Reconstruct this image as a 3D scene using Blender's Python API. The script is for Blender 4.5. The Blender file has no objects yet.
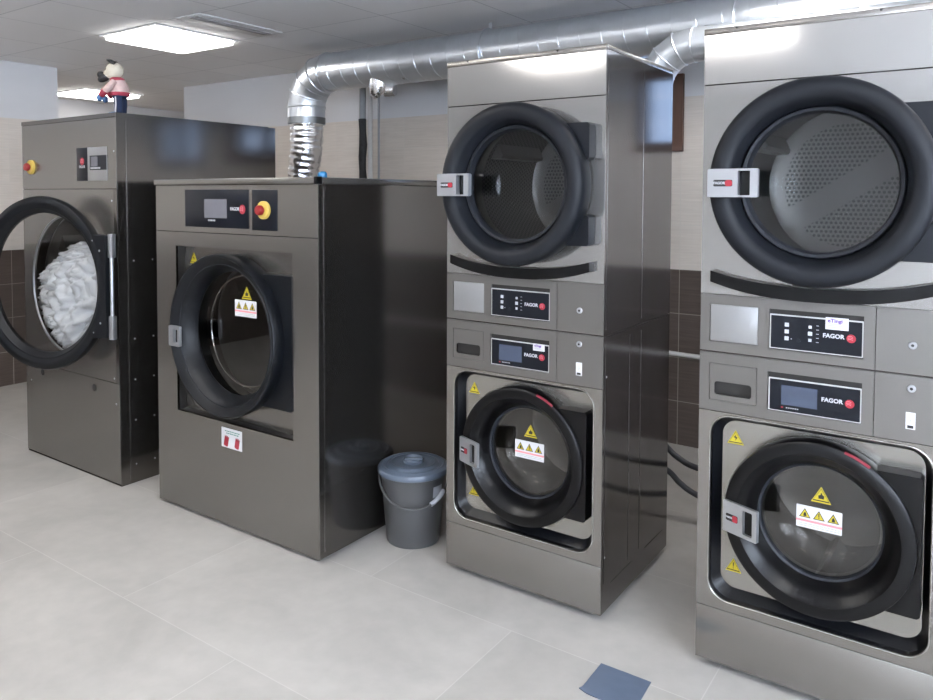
import bpy, bmesh, math, random
from mathutils import Vector, Matrix, noise
PI = math.pi
random.seed(4)
S = bpy.context.scene
COL = S.collection

# ------------------------------------------------------------------ materials
def new_mat(name):
    m = bpy.data.materials.new(name); m.use_nodes = True
    nt = m.node_tree
    for n in list(nt.nodes): nt.nodes.remove(n)
    out = nt.nodes.new('ShaderNodeOutputMaterial')
    return m, nt, out

def pbr(name, col, rough=.5, metal=0., spec=.5, noise_scale=None, noise_amt=.06, stretch=(1, 1, 1), bump=0., rough_var=0., coat=0., emit=None, emit_s=0.):
    m, nt, out = new_mat(name)
    b = nt.nodes.new('ShaderNodeBsdfPrincipled')
    b.inputs['Base Color'].default_value = (*col, 1); b.inputs['Roughness'].default_value = rough
    b.inputs['Metallic'].default_value = metal; b.inputs['Specular IOR Level'].default_value = spec
    b.inputs['Coat Weight'].default_value = coat; b.inputs['Coat Roughness'].default_value = .1
    if emit:
        b.inputs['Emission Color'].default_value = (*emit, 1); b.inputs['Emission Strength'].default_value = emit_s
    if noise_scale:
        tc = nt.nodes.new('ShaderNodeTexCoord'); mp = nt.nodes.new('ShaderNodeMapping')
        mp.inputs['Scale'].default_value = stretch
        nz = nt.nodes.new('ShaderNodeTexNoise'); nz.inputs['Scale'].default_value = noise_scale; nz.inputs['Detail'].default_value = 4
        nt.links.new(tc.outputs['Object'], mp.inputs['Vector']); nt.links.new(mp.outputs[0], nz.inputs['Vector'])
        mx = nt.nodes.new('ShaderNodeMix'); mx.data_type = 'RGBA'
        mx.inputs['A'].default_value = (*[max(0, c*(1-noise_amt)) for c in col], 1)
        mx.inputs['B'].default_value = (*[min(1, c*(1+noise_amt)) for c in col], 1)
        nt.links.new(nz.outputs['Fac'], mx.inputs['Factor']); nt.links.new(mx.outputs['Result'], b.inputs['Base Color'])
        if bump:
            bp = nt.nodes.new('ShaderNodeBump'); bp.inputs['Strength'].default_value = bump; bp.inputs['Distance'].default_value = .002
            nt.links.new(nz.outputs['Fac'], bp.inputs['Height']); nt.links.new(bp.outputs[0], b.inputs['Normal'])
        if rough_var:
            mr = nt.nodes.new('ShaderNodeMapRange'); mr.inputs['To Min'].default_value = rough-rough_var; mr.inputs['To Max'].default_value = rough+rough_var
            nt.links.new(nz.outputs['Fac'], mr.inputs['Value']); nt.links.new(mr.outputs[0], b.inputs['Roughness'])
    nt.links.new(b.outputs[0], out.inputs[0])
    return m

class NG:
    """small node-math helper"""
    def __init__(s, nt): s.nt = nt
    def m(s, op, a, b=None, c=None):
        n = s.nt.nodes.new('ShaderNodeMath'); n.operation = op
        for i, v in enumerate((a, b, c)):
            if v is None: continue
            if isinstance(v, (int, float)): n.inputs[i].default_value = v
            else: s.nt.links.new(v, n.inputs[i])
        return n.outputs[0]
    def mix(s, f, a, b):
        n = s.nt.nodes.new('ShaderNodeMix'); n.data_type = 'RGBA'
        for k, v in (('Factor', f), ('A', a), ('B', b)):
            if isinstance(v, tuple): n.inputs[k].default_value = (*v, 1)
            elif isinstance(v, (int, float)): n.inputs[k].default_value = v
            else: s.nt.links.new(v, n.inputs[k])
        return n.outputs['Result']
    def line(s, v, period, offset, half):
        """1 near multiples of period"""
        t = s.m('SUBTRACT', v, offset); t = s.m('DIVIDE', t, period); t = s.m('ADD', t, .5); t = s.m('FRACT', t)
        t = s.m('SUBTRACT', t, .5); t = s.m('ABSOLUTE', t); t = s.m('MULTIPLY', t, period)
        return s.m('LESS_THAN', t, half)
    def noise(s, vec, scale, detail=4, mapscale=None, dist=0):
        n = s.nt.nodes.new('ShaderNodeTexNoise'); n.inputs['Scale'].default_value = scale; n.inputs['Detail'].default_value = detail
        n.inputs['Distortion'].default_value = dist
        if mapscale:
            mp = s.nt.nodes.new('ShaderNodeMapping'); mp.inputs['Scale'].default_value = mapscale
            s.nt.links.new(vec, mp.inputs['Vector']); vec = mp.outputs[0]
        s.nt.links.new(vec, n.inputs['Vector'])
        return n.outputs['Fac']

def wall_material():
    m, nt, out = new_mat('tiled_wall'); g = NG(nt)
    geo = nt.nodes.new('ShaderNodeNewGeometry'); sp = nt.nodes.new('ShaderNodeSeparateXYZ')
    nt.links.new(geo.outputs['Position'], sp.inputs[0]); P = geo.outputs['Position']
    run = g.m('ADD', sp.outputs[0], sp.outputs[1]); z = sp.outputs[2]
    gr = g.noise(P, 5, 6, (1.2, 1.2, 22)); gr2 = g.noise(P, 3, 3, (1, 1, 3))
    row = g.m('FLOOR', g.m('DIVIDE', z, .275)); cell = g.m('FLOOR', g.m('DIVIDE', g.m('SUBTRACT', run, .83), .735))
    wn = nt.nodes.new('ShaderNodeTexWhiteNoise'); wn.noise_dimensions = '2D'
    cb = nt.nodes.new('ShaderNodeCombineXYZ'); nt.links.new(row, cb.inputs[0]); nt.links.new(cell, cb.inputs[1]); nt.links.new(cb.outputs[0], wn.inputs['Vector'])
    tone = g.m('ADD', g.m('MULTIPLY', gr, .8), g.m('MULTIPLY', wn.outputs['Value'], .2))
    light = g.mix(tone, (.56, .50, .45), (.80, .74, .68))
    dark = g.mix(tone, (.040, .028, .023), (.135, .105, .09))
    isl = g.m('GREATER_THAN', z, 1.10)
    tile = g.mix(isl, dark, light)
    ln = g.m('MAXIMUM', g.line(z, .275, 0, .0022), g.line(run, .735, .83, .0022))
    tile = g.mix(ln, tile, g.mix(isl, (.32, .29, .26), (.66, .62, .57)))
    isw = g.m('GREATER_THAN', z, 2.165)
    c = g.mix(isw, tile, g.mix(gr2, (.68, .68, .70), (.72, .72, .74)))
    b = nt.nodes.new('ShaderNodeBsdfPrincipled'); nt.links.new(c, b.inputs['Base Color'])
    r = g.m('ADD', .38, g.m('MULTIPLY', isw, .4)); nt.links.new(r, b.inputs['Roughness'])
    bp = nt.nodes.new('ShaderNodeBump'); bp.inputs['Strength'].default_value = .3; bp.inputs['Distance'].default_value = .003; bp.invert = True
    nt.links.new(g.m('MULTIPLY', ln, g.m('SUBTRACT', 1, isw)), bp.inputs['Height']); nt.links.new(bp.outputs[0], b.inputs['Normal'])
    nt.links.new(b.outputs[0], out.inputs[0]); return m

def floor_material():
    m, nt, out = new_mat('floor_tiles'); g = NG(nt)
    geo = nt.nodes.new('ShaderNodeNewGeometry'); sp = nt.nodes.new('ShaderNodeSeparateXYZ')
    nt.links.new(geo.outputs['Position'], sp.inputs[0]); P = geo.outputs['Position']
    x, y = sp.outputs[0], sp.outputs[1]
    rowf = g.m('DIVIDE', g.m('SUBTRACT', y, 1.59), .675); row = g.m('FLOOR', rowf)
    odd = g.m('MODULO', g.m('ADD', row, 100), 2)
    xs = g.m('ADD', x, g.m('MULTIPLY', odd, 0.67))
    cell = g.m('FLOOR', g.m('DIVIDE', g.m('ADD', xs, 2.70), 1.34))
    ln = g.m('MAXIMUM', g.line(y, .675, 1.59, .0018), g.line(xs, 1.34, -2.70, .0018))
    wn = nt.nodes.new('ShaderNodeTexWhiteNoise'); wn.noise_dimensions = '2D'
    cb = nt.nodes.new('ShaderNodeCombineXYZ'); nt.links.new(row, cb.inputs[0]); nt.links.new(cell, cb.inputs[1]); nt.links.new(cb.outputs[0], wn.inputs['Vector'])
    n1 = g.noise(P, 2.2, 7, None, .8); n2 = g.noise(P, 14, 6)
    t = g.m('ADD', g.m('ADD', g.m('MULTIPLY', n1, .6), g.m('MULTIPLY', n2, .25)), g.m('MULTIPLY', wn.outputs['Value'], .15))
    t = g.m('ADD', g.m('MULTIPLY', g.m('SUBTRACT', t, .5), 2.2), .5)
    n_ = nt.nodes.new('ShaderNodeClamp'); nt.links.new(t, n_.inputs[0]); t = n_.outputs[0]
    c = g.mix(t, (.335, .317, .290), (.505, .48, .445))
    c = g.mix(g.m('MULTIPLY', ln, .26), c, (.70, .68, .65))
    b = nt.nodes.new('ShaderNodeBsdfPrincipled'); nt.links.new(c, b.inputs['Base Color'])
    nt.links.new(g.m('ADD', .38, g.m('MULTIPLY', n2, .14)), b.inputs['Roughness']); b.inputs['Specular IOR Level'].default_value = .4
    nt.links.new(b.outputs[0], out.inputs[0]); return m

def ceiling_material():
    m, nt, out = new_mat('ceiling_tiles'); g = NG(nt)
    geo = nt.nodes.new('ShaderNodeNewGeometry'); sp = nt.nodes.new('ShaderNodeSeparateXYZ')
    nt.links.new(geo.outputs['Position'], sp.inputs[0])
    x, y = sp.outputs[0], sp.outputs[1]
    ln = g.m('MAXIMUM', g.line(x, .645, -4.92, .003), g.line(y, .645, 2.785, .003))
    wn = nt.nodes.new('ShaderNodeTexWhiteNoise'); wn.noise_dimensions = '2D'
    cb = nt.nodes.new('ShaderNodeCombineXYZ')
    nt.links.new(g.m('FLOOR', g.m('DIVIDE', g.m('ADD', x, 4.92), .645)), cb.inputs[0]); nt.links.new(g.m('FLOOR', g.m('DIVIDE', g.m('SUBTRACT', y, 2.785), .645)), cb.inputs[1]); nt.links.new(cb.outputs[0], wn.inputs['Vector'])
    c = g.mix(wn.outputs['Value'], (.86, .855, .87), (.90, .895, .91))
    c = g.mix(ln, c, (.55, .55, .57))
    b = nt.nodes.new('ShaderNodeBsdfPrincipled'); nt.links.new(c, b.inputs['Base Color']); b.inputs['Roughness'].default_value = .7
    bp = nt.nodes.new('ShaderNodeBump'); bp.inputs['Strength'].default_value = .4; bp.inputs['Distance'].default_value = .004
    nt.links.new(ln, bp.inputs['Height']); nt.links.new(bp.outputs[0], b.inputs['Normal'])
    nt.links.new(b.outputs[0], out.inputs[0]); return m

def perforated(name, mode, pitch=.016, rad=.0052):
    """dryer drum steel with round holes. mode 'flat': rows in x,z with one plain diagonal band; 'round': rows by angle and y"""
    m, nt, out = new_mat(name); g = NG(nt)
    tc = nt.nodes.new('ShaderNodeTexCoord'); sp = nt.nodes.new('ShaderNodeSeparateXYZ'); nt.links.new(tc.outputs['Object'], sp.inputs[0])
    x, y, z = sp.outputs
    if mode == 'flat':
        a, c = x, z
    else:
        a = g.m('MULTIPLY', g.m('ARCTAN2', x, z), .26); c = y
    rr = g.m('FLOOR', g.m('DIVIDE', c, pitch))
    a2 = g.m('ADD', a, g.m('MULTIPLY', g.m('MODULO', g.m('ADD', rr, 400), 2), pitch/2))
    fa = g.m('SUBTRACT', g.m('FRACT', g.m('DIVIDE', a2, pitch)), .5); fc = g.m('SUBTRACT', g.m('FRACT', g.m('DIVIDE', c, pitch)), .5)
    d = g.m('SQRT', g.m('ADD', g.m('MULTIPLY', fa, fa), g.m('MULTIPLY', fc, fc)))
    hole = g.m('LESS_THAN', d, rad/pitch)
    if mode == 'flat':
        r = g.m('SQRT', g.m('ADD', g.m('MULTIPLY', x, x), g.m('MULTIPLY', z, z)))
        band = g.m('ABSOLUTE', g.m('SUBTRACT', g.m('MULTIPLY', x, .55), g.m('MULTIPLY', z, .835)))
        ok = g.m('MULTIPLY', g.m('LESS_THAN', r, .225), g.m('GREATER_THAN', band, .045))
        hole = g.m('MULTIPLY', hole, ok)
    else:
        hole = g.m('MULTIPLY', hole, g.m('GREATER_THAN', y, .06))
    b = nt.nodes.new('ShaderNodeBsdfPrincipled')
    nt.links.new(g.mix(hole, (.18, .176, .17), (.010, .012, .012)), b.inputs['Base Color'])
    nt.links.new(g.m('SUBTRACT', 1, hole), b.inputs['Metallic']); b.inputs['Roughness'].default_value = .38
    nt.links.new(b.outputs[0], out.inputs[0]); return m

def glass_material(name, tint, gloss=.06, ior=1.5):
    m, nt, out = new_mat(name)
    tr = nt.nodes.new('ShaderNodeBsdfTransparent'); tr.inputs[0].default_value = (*tint, 1)
    gl = nt.nodes.new('ShaderNodeBsdfGlossy'); gl.inputs['Roughness'].default_value = .02
    g = NG(nt); geo = nt.nodes.new('ShaderNodeNewGeometry'); vm = nt.nodes.new('ShaderNodeVectorMath'); vm.operation = 'DOT_PRODUCT'
    nt.links.new(geo.outputs['Normal'], vm.inputs[0]); nt.links.new(geo.outputs['Incoming'], vm.inputs[1])
    f0 = ((ior-1)/(ior+1))**2
    fac = g.m('MINIMUM', g.m('ADD', g.m('MULTIPLY', g.m('POWER', g.m('SUBTRACT', 1, g.m('ABSOLUTE', vm.outputs['Value'])), 5), 1-f0 if ior > 1.2 else .15), f0+gloss), 1)
    mx = nt.nodes.new('ShaderNodeMixShader')
    nt.links.new(fac, mx.inputs[0]); nt.links.new(tr.outputs[0], mx.inputs[1]); nt.links.new(gl.outputs[0], mx.inputs[2])
    nt.links.new(mx.outputs[0], out.inputs[0]); return m

def steel(name, col, rough, brush=(260, 260, 3), amt=.02, metal=.82):
    return pbr(name, col, rough, metal, noise_scale=4, noise_amt=amt, stretch=brush, rough_var=0)

M = dict(
    steel=steel('brushed_grey_steel', (.275, .259, .24), .24),
    steel_top=steel('ceiling_lit_front_steel', (.42, .405, .39), .11),  # paler base holds the ceiling's reflected light on the upper fronts
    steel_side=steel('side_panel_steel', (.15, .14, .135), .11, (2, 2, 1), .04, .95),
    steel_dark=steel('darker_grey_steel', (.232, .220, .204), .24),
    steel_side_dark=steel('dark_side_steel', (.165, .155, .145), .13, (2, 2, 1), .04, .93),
    fascia=pbr('grey_painted_steel', (.20, .19, .178), .34, .75, noise_scale=300, noise_amt=.05),
    insert=pbr('pale_grey_insert', (.33, .33, .33), .35, .6, noise_scale=200, noise_amt=.03),
    inner=steel('plain_inner_steel', (.36, .345, .315), .26),
    chrome=pbr('chrome', (.8, .8, .8), .12, 1.),
    black=pbr('black_plastic', (.004, .005, .007), .42, 0, .28, noise_scale=400, noise_amt=.1),
    gloss_black=pbr('gloss_black_plastic', (.0025, .0025, .003), .3, 0, .28, noise_scale=200, noise_amt=.1),
    slate=pbr('slate_black_plastic', (.0065, .008, .0115), .5, 0, .28, noise_scale=300, noise_amt=.08),
    ring2=pbr('slate_inner_ring', (.012, .014, .019), .42, 0, .28, noise_scale=300, noise_amt=.08),
    rubber=pbr('black_rubber', (.003, .0035, .005), .32, 0, .28, noise_scale=200, noise_amt=.1),
    handle=pbr('satin_silver', (.47, .48, .50), .32, .8, noise_scale=300, noise_amt=.04),
    panel=pbr('dark_blue_grey_panel', (.006, .0075, .012), .3, 0, .28, noise_scale=100, noise_amt=.05),
    screen=pbr('grey_blue_screen', (.055, .07, .105), .15, 0, .5, noise_scale=20, noise_amt=.04),
    screen_grey=pbr('grey_screen', (.13, .13, .15), .2, 0, .5, noise_scale=20, noise_amt=.04),
    edge=pbr('light_edge_strip', (.55, .55, .54), .35, .3, noise_scale=100, noise_amt=.03),
    hollow=pbr('dark_hollow', (.03, .028, .026), .5, .3, noise_scale=100, noise_amt=.1),
    white=pbr('white_label', (.62, .61, .62), .5, noise_scale=60, noise_amt=.03),
    offwhite=pbr('white_print', (.50, .51, .54), .5, noise_scale=60, noise_amt=.03),
    redmark=pbr('dull_red_strip', (.22, .02, .035), .5, noise_scale=60, noise_amt=.3),
    red=pbr('red_print', (.34, .02, .035), .4, noise_scale=60, noise_amt=.06),
    redplastic=pbr('red_plastic', (.26, .018, .018), .3, noise_scale=60, noise_amt=.06),
    pink=pbr('pink_print', (.70, .25, .28), .5, noise_scale=60, noise_amt=.06),
    greenprint=pbr('dark_green_print', (.05, .22, .16), .5, noise_scale=60, noise_amt=.06),
    greyprint=pbr('grey_print', (.35, .36, .38), .5, noise_scale=60, noise_amt=.06),
    purple=pbr('purple_print', (.16, .07, .35), .5, noise_scale=60, noise_amt=.06),
    blackprint=pbr('black_print', (.015, .015, .015), .5, noise_scale=60, noise_amt=.06),
    yellow=pbr('yellow_sticker', (.50, .40, .02), .45, noise_scale=60, noise_amt=.05),
    yellowplastic=pbr('yellow_plastic', (.60, .42, .09), .4, noise_scale=60, noise_amt=.05),
    galv=pbr('galvanised_duct', (.74, .78, .83), .31, .85, noise_scale=9, noise_amt=.12, rough_var=.07, bump=.15),
    foil=pbr('foil_duct', (.85, .86, .88), .26, 1., noise_scale=30, noise_amt=.08, bump=.9),
    collar=pbr('dull_collar', (.28, .30, .32), .4, 1., noise_scale=20, noise_amt=.1),
    drumflat=perforated('perforated_drum_back', 'flat'), drumround=perforated('perforated_drum_wall', 'round'),
    drumplain=pbr('plain_drum_steel', (.30, .29, .275), .34, 1., noise_scale=6, noise_amt=.15),
    glass=glass_material('door_glass', (.70, .71, .71), .02),
    darkglass=glass_material('dark_door_glass', (.62, .60, .58), .06),
    bowl=glass_material('thin_bowl_glass', (.9, .9, .9), .004, 1.08),
    pane=glass_material('window_glass', (.95, .97, 1.), .02), pane_dim=glass_material('dimmed_window_glass', (.29, .33, .39), .02),  # second glass is darkened to hold down the daylight in the back windows
    greypipe=pbr('grey_plastic_pipe', (.30, .31, .33), .4, noise_scale=20, noise_amt=.05),
    palepipe=pbr('pale_pipe', (.62, .61, .60), .4, noise_scale=20, noise_amt=.05),
    insulation=pbr('black_insulation', (.018, .018, .02), .7, noise_scale=25, noise_amt=.9),
    wood=pbr('brown_wood', (.10, .045, .028), .45, noise_scale=6, noise_amt=.35, stretch=(8, 8, 1)),
    bucket=pbr('grey_bucket_plastic', (.075, .075, .077), .33, 0, .5, noise_scale=50, noise_amt=.04),
    lid=pbr('blue_grey_lid_plastic', (.095, .118, .155), .28, 0, .5, noise_scale=50, noise_amt=.04),
    grip=pbr('white_grip', (.40, .41, .44), .4, noise_scale=50, noise_amt=.03),
    hose=pbr('dark_hose', (.035, .036, .04), .4, noise_scale=30, noise_amt=.1),
    cloth=pbr('white_laundry', (.88, .88, .90), .85, 0, .2, noise_scale=60, noise_amt=.04, bump=.3),
    patch=pbr('slate_blue_tape', (.10, .13, .185), .42, 0, .5, noise_scale=14, noise_amt=.12, bump=.5),
    patchback=pbr('grey_tape_edge', (.14, .15, .17), .6, noise_scale=14, noise_amt=.12),
    cream=pbr('cream_plush', (.50, .46, .38), .8, noise_scale=90, noise_amt=.12, bump=.5),
    muzzle=pbr('charcoal_plush', (.025, .024, .026), .8, noise_scale=90, noise_amt=.2, bump=.5),
    knit=pbr('red_knit', (.30, .03, .055), .8, noise_scale=90, noise_amt=.15, bump=.5),
    knit_white=pbr('pale_pink_knit', (.50, .36, .34), .8, noise_scale=40, noise_amt=.3, bump=.5),
    navy=pbr('navy_cloth', (.008, .018, .055), .8, noise_scale=90, noise_amt=.15),
    bluecloth=pbr('blue_cloth', (.05, .11, .24), .7, noise_scale=90, noise_amt=.15),
    bluecap=pbr('bright_blue_plastic', (.012, .15, .34), .4, noise_scale=30, noise_amt=.05),
    ventgrey=pbr('vent_grey', (.38, .38, .40), .5, noise_scale=30, noise_amt=.05),
    lamp=pbr('lit_diffuser', (.9, .9, .9), .5, emit=(1.0, .975, .94), emit_s=8.),
    frame_white=pbr('white_lamp_frame', (.7, .7, .71), .5, noise_scale=30, noise_amt=.03),
    plaster=pbr('white_plaster', (.76, .76, .77), .7, noise_scale=3, noise_amt=.02),
    wall=wall_material(), floor=floor_material(), ceiling=ceiling_material(),
)

# ------------------------------------------------------------------ mesh helpers
def box(bm, x0, x1, y0, y1, z0, z1, bev=0., seg=2, mi=0):
    vs = [bm.verts.new((x, y, z)) for x in (x0, x1) for y in (y0, y1) for z in (z0, z1)]
    F = [(0, 1, 3, 2), (4, 6, 7, 5), (0, 4, 5, 1), (2, 3, 7, 6), (0, 2, 6, 4), (1, 5, 7, 3)]
    fs = [bm.faces.new([vs[i] for i in f]) for f in F]
    for f in fs: f.material_index = mi
    if bev:
        es = {e for f in fs for e in f.edges}
        r = bmesh.ops.bevel(bm, geom=list(es), offset=bev, segments=seg, affect='EDGES', profile=.5)
        for f in r['faces']: f.material_index = mi
    return bm

def rrect(x0, x1, z0, z1, r, n=8):
    if r <= 0: return [(x0, z0), (x1, z0), (x1, z1), (x0, z1)]
    pts = []
    for cx, cz, a in ((x1-r, z0+r, -PI/2), (x1-r, z1-r, 0), (x0+r, z1-r, PI/2), (x0+r, z0+r, PI)):
        for k in range(n+1):
            t = a + PI/2*k/n; pts.append((cx+r*math.cos(t), cz+r*math.sin(t)))
    return pts

def circ(cx, cz, r, n=64): return [(cx+r*math.cos(2*PI*k/n), cz+r*math.sin(2*PI*k/n)) for k in range(n)]

def plate(bm, outer, holes, y0, y1, mi=0):
    """flat plate in the xz plane from y0 (front) to y1 (back) with holes"""
    loops = []; es = []; start = set(bm.faces)
    for L in [outer]+list(holes):
        vs = [bm.verts.new((x, y0, z)) for x, z in L]
        es += [bm.edges.new((vs[i], vs[(i+1) % len(vs)])) for i in range(len(vs))]; loops.append(vs)
    r = bmesh.ops.triangle_fill(bm, use_beauty=True, use_dissolve=False, edges=es)
    fs = [f for f in r['geom'] if isinstance(f, bmesh.types.BMFace)]
    front = []
    for f in fs:
        f.normal_update()
        if f.normal.y > 0: f.normal_flip()
        f.material_index = mi
    if y1 != y0:
        back = {}
        for L in loops:
            for v in L: back[v] = bm.verts.new((v.co.x, y1, v.co.z))
        for f in fs:
            nf = bm.faces.new([back[v] for v in reversed(f.verts)]); nf.material_index = mi
        for L in loops:
            for i in range(len(L)):
                a, b = L[i], L[(i+1) % len(L)]
                nf = bm.faces.new((a, b, back[b], back[a])); nf.material_index = mi
    return bm

def lathe(bm, prof, cx=0, cz=0, axis='y', n=64, base=(0, 0, 0), closed=False, mi=0):
    """prof: (radius, along). axis y: centre (cx, cz); axis z/x: base point"""
    rings = []
    for r, h in prof:
        ring = []
        for k in range(n):
            a = 2*PI*k/n; c, s = r*math.cos(a), r*math.sin(a)
            if axis == 'y': p = (cx+c, h, cz+s)
            elif axis == 'z': p = (base[0]+c, base[1]+s, base[2]+h)
            else: p = (base[0]+h, base[1]+c, base[2]+s)
            ring.append(p)
        rings.append([bm.verts.new(p) for p in ring] if r > 1e-6 else [bm.verts.new(ring[0])])
    pairs = list(zip(rings, rings[1:]))
    if closed: pairs.append((rings[-1], rings[0]))
    for A, B_ in pairs:
        for k in range(n):
            k2 = (k+1) % n
            try:
                if len(A) == 1 and len(B_) == 1: continue
                if len(A) == 1: f = bm.faces.new((A[0], B_[k2], B_[k]))
                elif len(B_) == 1: f = bm.faces.new((A[k], A[k2], B_[0]))
                else: f = bm.faces.new((A[k], A[k2], B_[k2], B_[k]))
                f.material_index = mi
            except ValueError: pass
    return bm

def tube(bm, pts, r, n=12, closed=False, caps=True, mi=0):
    pts = [Vector(p) for p in pts]; N = len(pts); rr = r if isinstance(r, (list, tuple)) else [r]*N
    rings = []; prev = None
    for i, p in enumerate(pts):
        if closed: d = pts[(i+1) % N]-pts[i-1]
        else: d = pts[min(i+1, N-1)]-pts[max(i-1, 0)]
        d.normalize()
        if prev is None:
            u = d.orthogonal().normalized()
        else:
            u = (prev - d*prev.dot(d)).normalized()
        prev = u; w = d.cross(u)
        rings.append([bm.verts.new(p+(u*math.cos(2*PI*k/n)+w*math.sin(2*PI*k/n))*rr[i]) for k in range(n)])
    pr = list(zip(rings, rings[1:]))
    if closed: pr.append((rings[-1], rings[0]))
    for A, B_ in pr:
        for k in range(n):
            f = bm.faces.new((A[k], A[(k+1) % n], B_[(k+1) % n], B_[k])); f.material_index = mi
    if caps and not closed:
        bm.faces.new(list(reversed(rings[0]))); bm.faces.new(rings[-1])
    return bm

def blob(bm, c, r, rot=None, u=20, v=14, mi=0):
    m = Matrix.Translation(c) @ (rot.to_matrix().to_4x4() if rot else Matrix.Identity(4)) @ Matrix.Diagonal((*r, 1))
    n0 = set(bm.faces)
    bmesh.ops.create_uvsphere(bm, u_segments=u, v_segments=v, radius=1, matrix=m)
    for f in bm.faces:
        if f not in n0: f.material_index = mi

def nb(): return bmesh.new()

def obj(name, bm, mat, parent=None, smooth=35, loc=None, rot=None, label=None, recalc=True):
    if recalc: bmesh.ops.recalc_face_normals(bm, faces=bm.faces)
    me = bpy.data.meshes.new(name); bm.to_mesh(me); bm.free()
    for k in (mat if isinstance(mat, (list, tuple)) else [mat]): me.materials.append(M[k])
    if smooth:
        for p in me.polygons: p.use_smooth = True
        me.set_sharp_from_angle(angle=math.radians(smooth))
    o = bpy.data.objects.new(name, me); COL.objects.link(o)
    if parent: o.parent = parent
    if loc: o.location = loc
    if rot: o.rotation_euler = rot
    if label: o['label'] = label
    return o

def text(name, body, size, mat, parent, x, y, z, align='CENTER', rot=(PI/2, 0, 0), stretch=1., bold=.0, depth=.0004, label=None):
    cu = bpy.data.curves.new(name, 'FONT'); cu.body = body; cu.size = size; cu.align_x = align; cu.align_y = 'CENTER'
    cu.extrude = depth; cu.offset = bold; cu.resolution_u = 3
    t = bpy.data.objects.new(name, cu); COL.objects.link(t)
    dg = bpy.context.evaluated_depsgraph_get()
    me = bpy.data.meshes.new_from_object(t.evaluated_get(dg)); bpy.data.objects.remove(t)
    me.materials.clear(); me.materials.append(M[mat]); me.name = name
    o = bpy.data.objects.new(name, me); COL.objects.link(o); o.parent = parent
    o.location = (x, y, z); o.rotation_euler = rot; o.scale = (stretch, 1, 1)
    if label: o['label'] = label
    return o

def tag(o, label, cat, group=None, kind=None):
    o['label'] = label; o['category'] = cat
    if group: o['group'] = group
    if kind: o['kind'] = kind
    return o
def thing(name, loc, label, cat, rz=0, group=None):
    o = bpy.data.objects.new(name, None); COL.objects.link(o); o.location = loc; o.rotation_euler = (0, 0, rz)
    o.empty_display_size = .1
    return tag(o, label, cat, group)
def struct(name, bm, mat, smooth=0):
    o = obj(name, bm, mat, None, smooth); o['kind'] = 'structure'; return o

def merge_text(o_list, name, mat): pass

def recess_r(x0, x1, z0, z1): return [(x0, z0), (x1, z0), (x1, z1), (x0, z1)]

# ------------------------------------------------------------------ setting
XL = -6.49; YB = 4.6; ZC = 2.62; XR = 2.6; YF = -3.2; XA = -8.57; YA = 6.6
bm = nb(); box(bm, XA-.1, XR+.1, YF-.1, YA+.1, -.1, 0); struct('floor', bm, 'floor')
bm = nb(); box(bm, XA-.1, XR+.1, YF-.1, YA+.1, ZC, ZC+.1); struct('ceiling', bm, 'ceiling')
W1 = (-2.62, -1.555, 1.835, 2.30); W2 = (-1.20, -.38, 1.835, 2.34)
bm = nb()
plate(bm, [(XL-.1, 0), (XR+.1, 0), (XR+.1, ZC), (XL-.1, ZC)], [[(w[0], w[2]), (w[1], w[2]), (w[1], w[3]), (w[0], w[3])] for w in (W1, W2)], YB, YB+.14)
struct('wall_back', bm, 'wall')
bm = nb(); box(bm, XL-.1, XL, YF, 3.304, 0, ZC); box(bm, XA, XL-.1, 3.204, 3.304, 0, ZC); struct('wall_left', bm, 'wall')
bm = nb(); box(bm, XA-.1, XA, 3.204, YA, 0, ZC); box(bm, XA, XL, YA, YA+.1, 0, ZC); box(bm, XL-.1, XL, YB+.14, YA, 0, ZC); struct('wall_far_left', bm, 'wall')
W3 = (-2.5, 1.7, .95, 2.35)  # unseen window added so daylight reaches the ceiling
bm = nb(); box(bm, XR, XR+.1, YF, W3[0], 0, ZC); box(bm, XR, XR+.1, W3[1], YB, 0, ZC); box(bm, XR, XR+.1, W3[0], W3[1], 0, W3[2]); box(bm, XR, XR+.1, W3[0], W3[1], W3[3], ZC); struct('wall_right', bm, 'plaster')
W4 = (.4, 2.3, .95, 2.35)  # opening added behind the camera to bring in more daylight
bm = nb(); plate(bm, recess_r(XL-.1, XR+.1, 0, ZC), [recess_r(*W4)], YF-.1, YF); struct('wall_front', bm, 'plaster')
bm = nb(); plate(bm, recess_r(*W4), [recess_r(W4[0]+.05, (W4[0]+W4[1])/2-.02, W4[2]+.05, W4[3]-.05), recess_r((W4[0]+W4[1])/2+.02, W4[1]-.05, W4[2]+.05, W4[3]-.05)], YF-.08, YF-.02)
f = struct('window_4', bm, 'frame_white')
bm = nb(); box(bm, W4[0]+.05, W4[1]-.05, YF-.055, YF-.047, W4[2]+.05, W4[3]-.05); obj('window_pane', bm, 'pane', f, 0)

for i, w in enumerate((W1, W2)):
    bm = nb(); t = .13 if i == 0 else .055
    plate(bm, rrect(w[0]-.004, w[1]+.004, w[2]-.004, w[3]+.004, 0), [rrect(w[0]+t, w[1]-t, w[2]+t, w[3]-t, 0)], YB-.03, YB+.10)
    box(bm, (w[0]+w[1])/2-.03, (w[0]+w[1])/2+.03, YB-.02, YB+.08, w[2]+t, w[3]-t)
    f = struct('window_%d' % (i+1), bm, 'wood')
    bm = nb(); box(bm, w[0]+t, w[1]-t, YB+.03, YB+.038, w[2]+t, w[3]-t); obj('window_pane', bm, 'pane_dim', f, 0)

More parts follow.
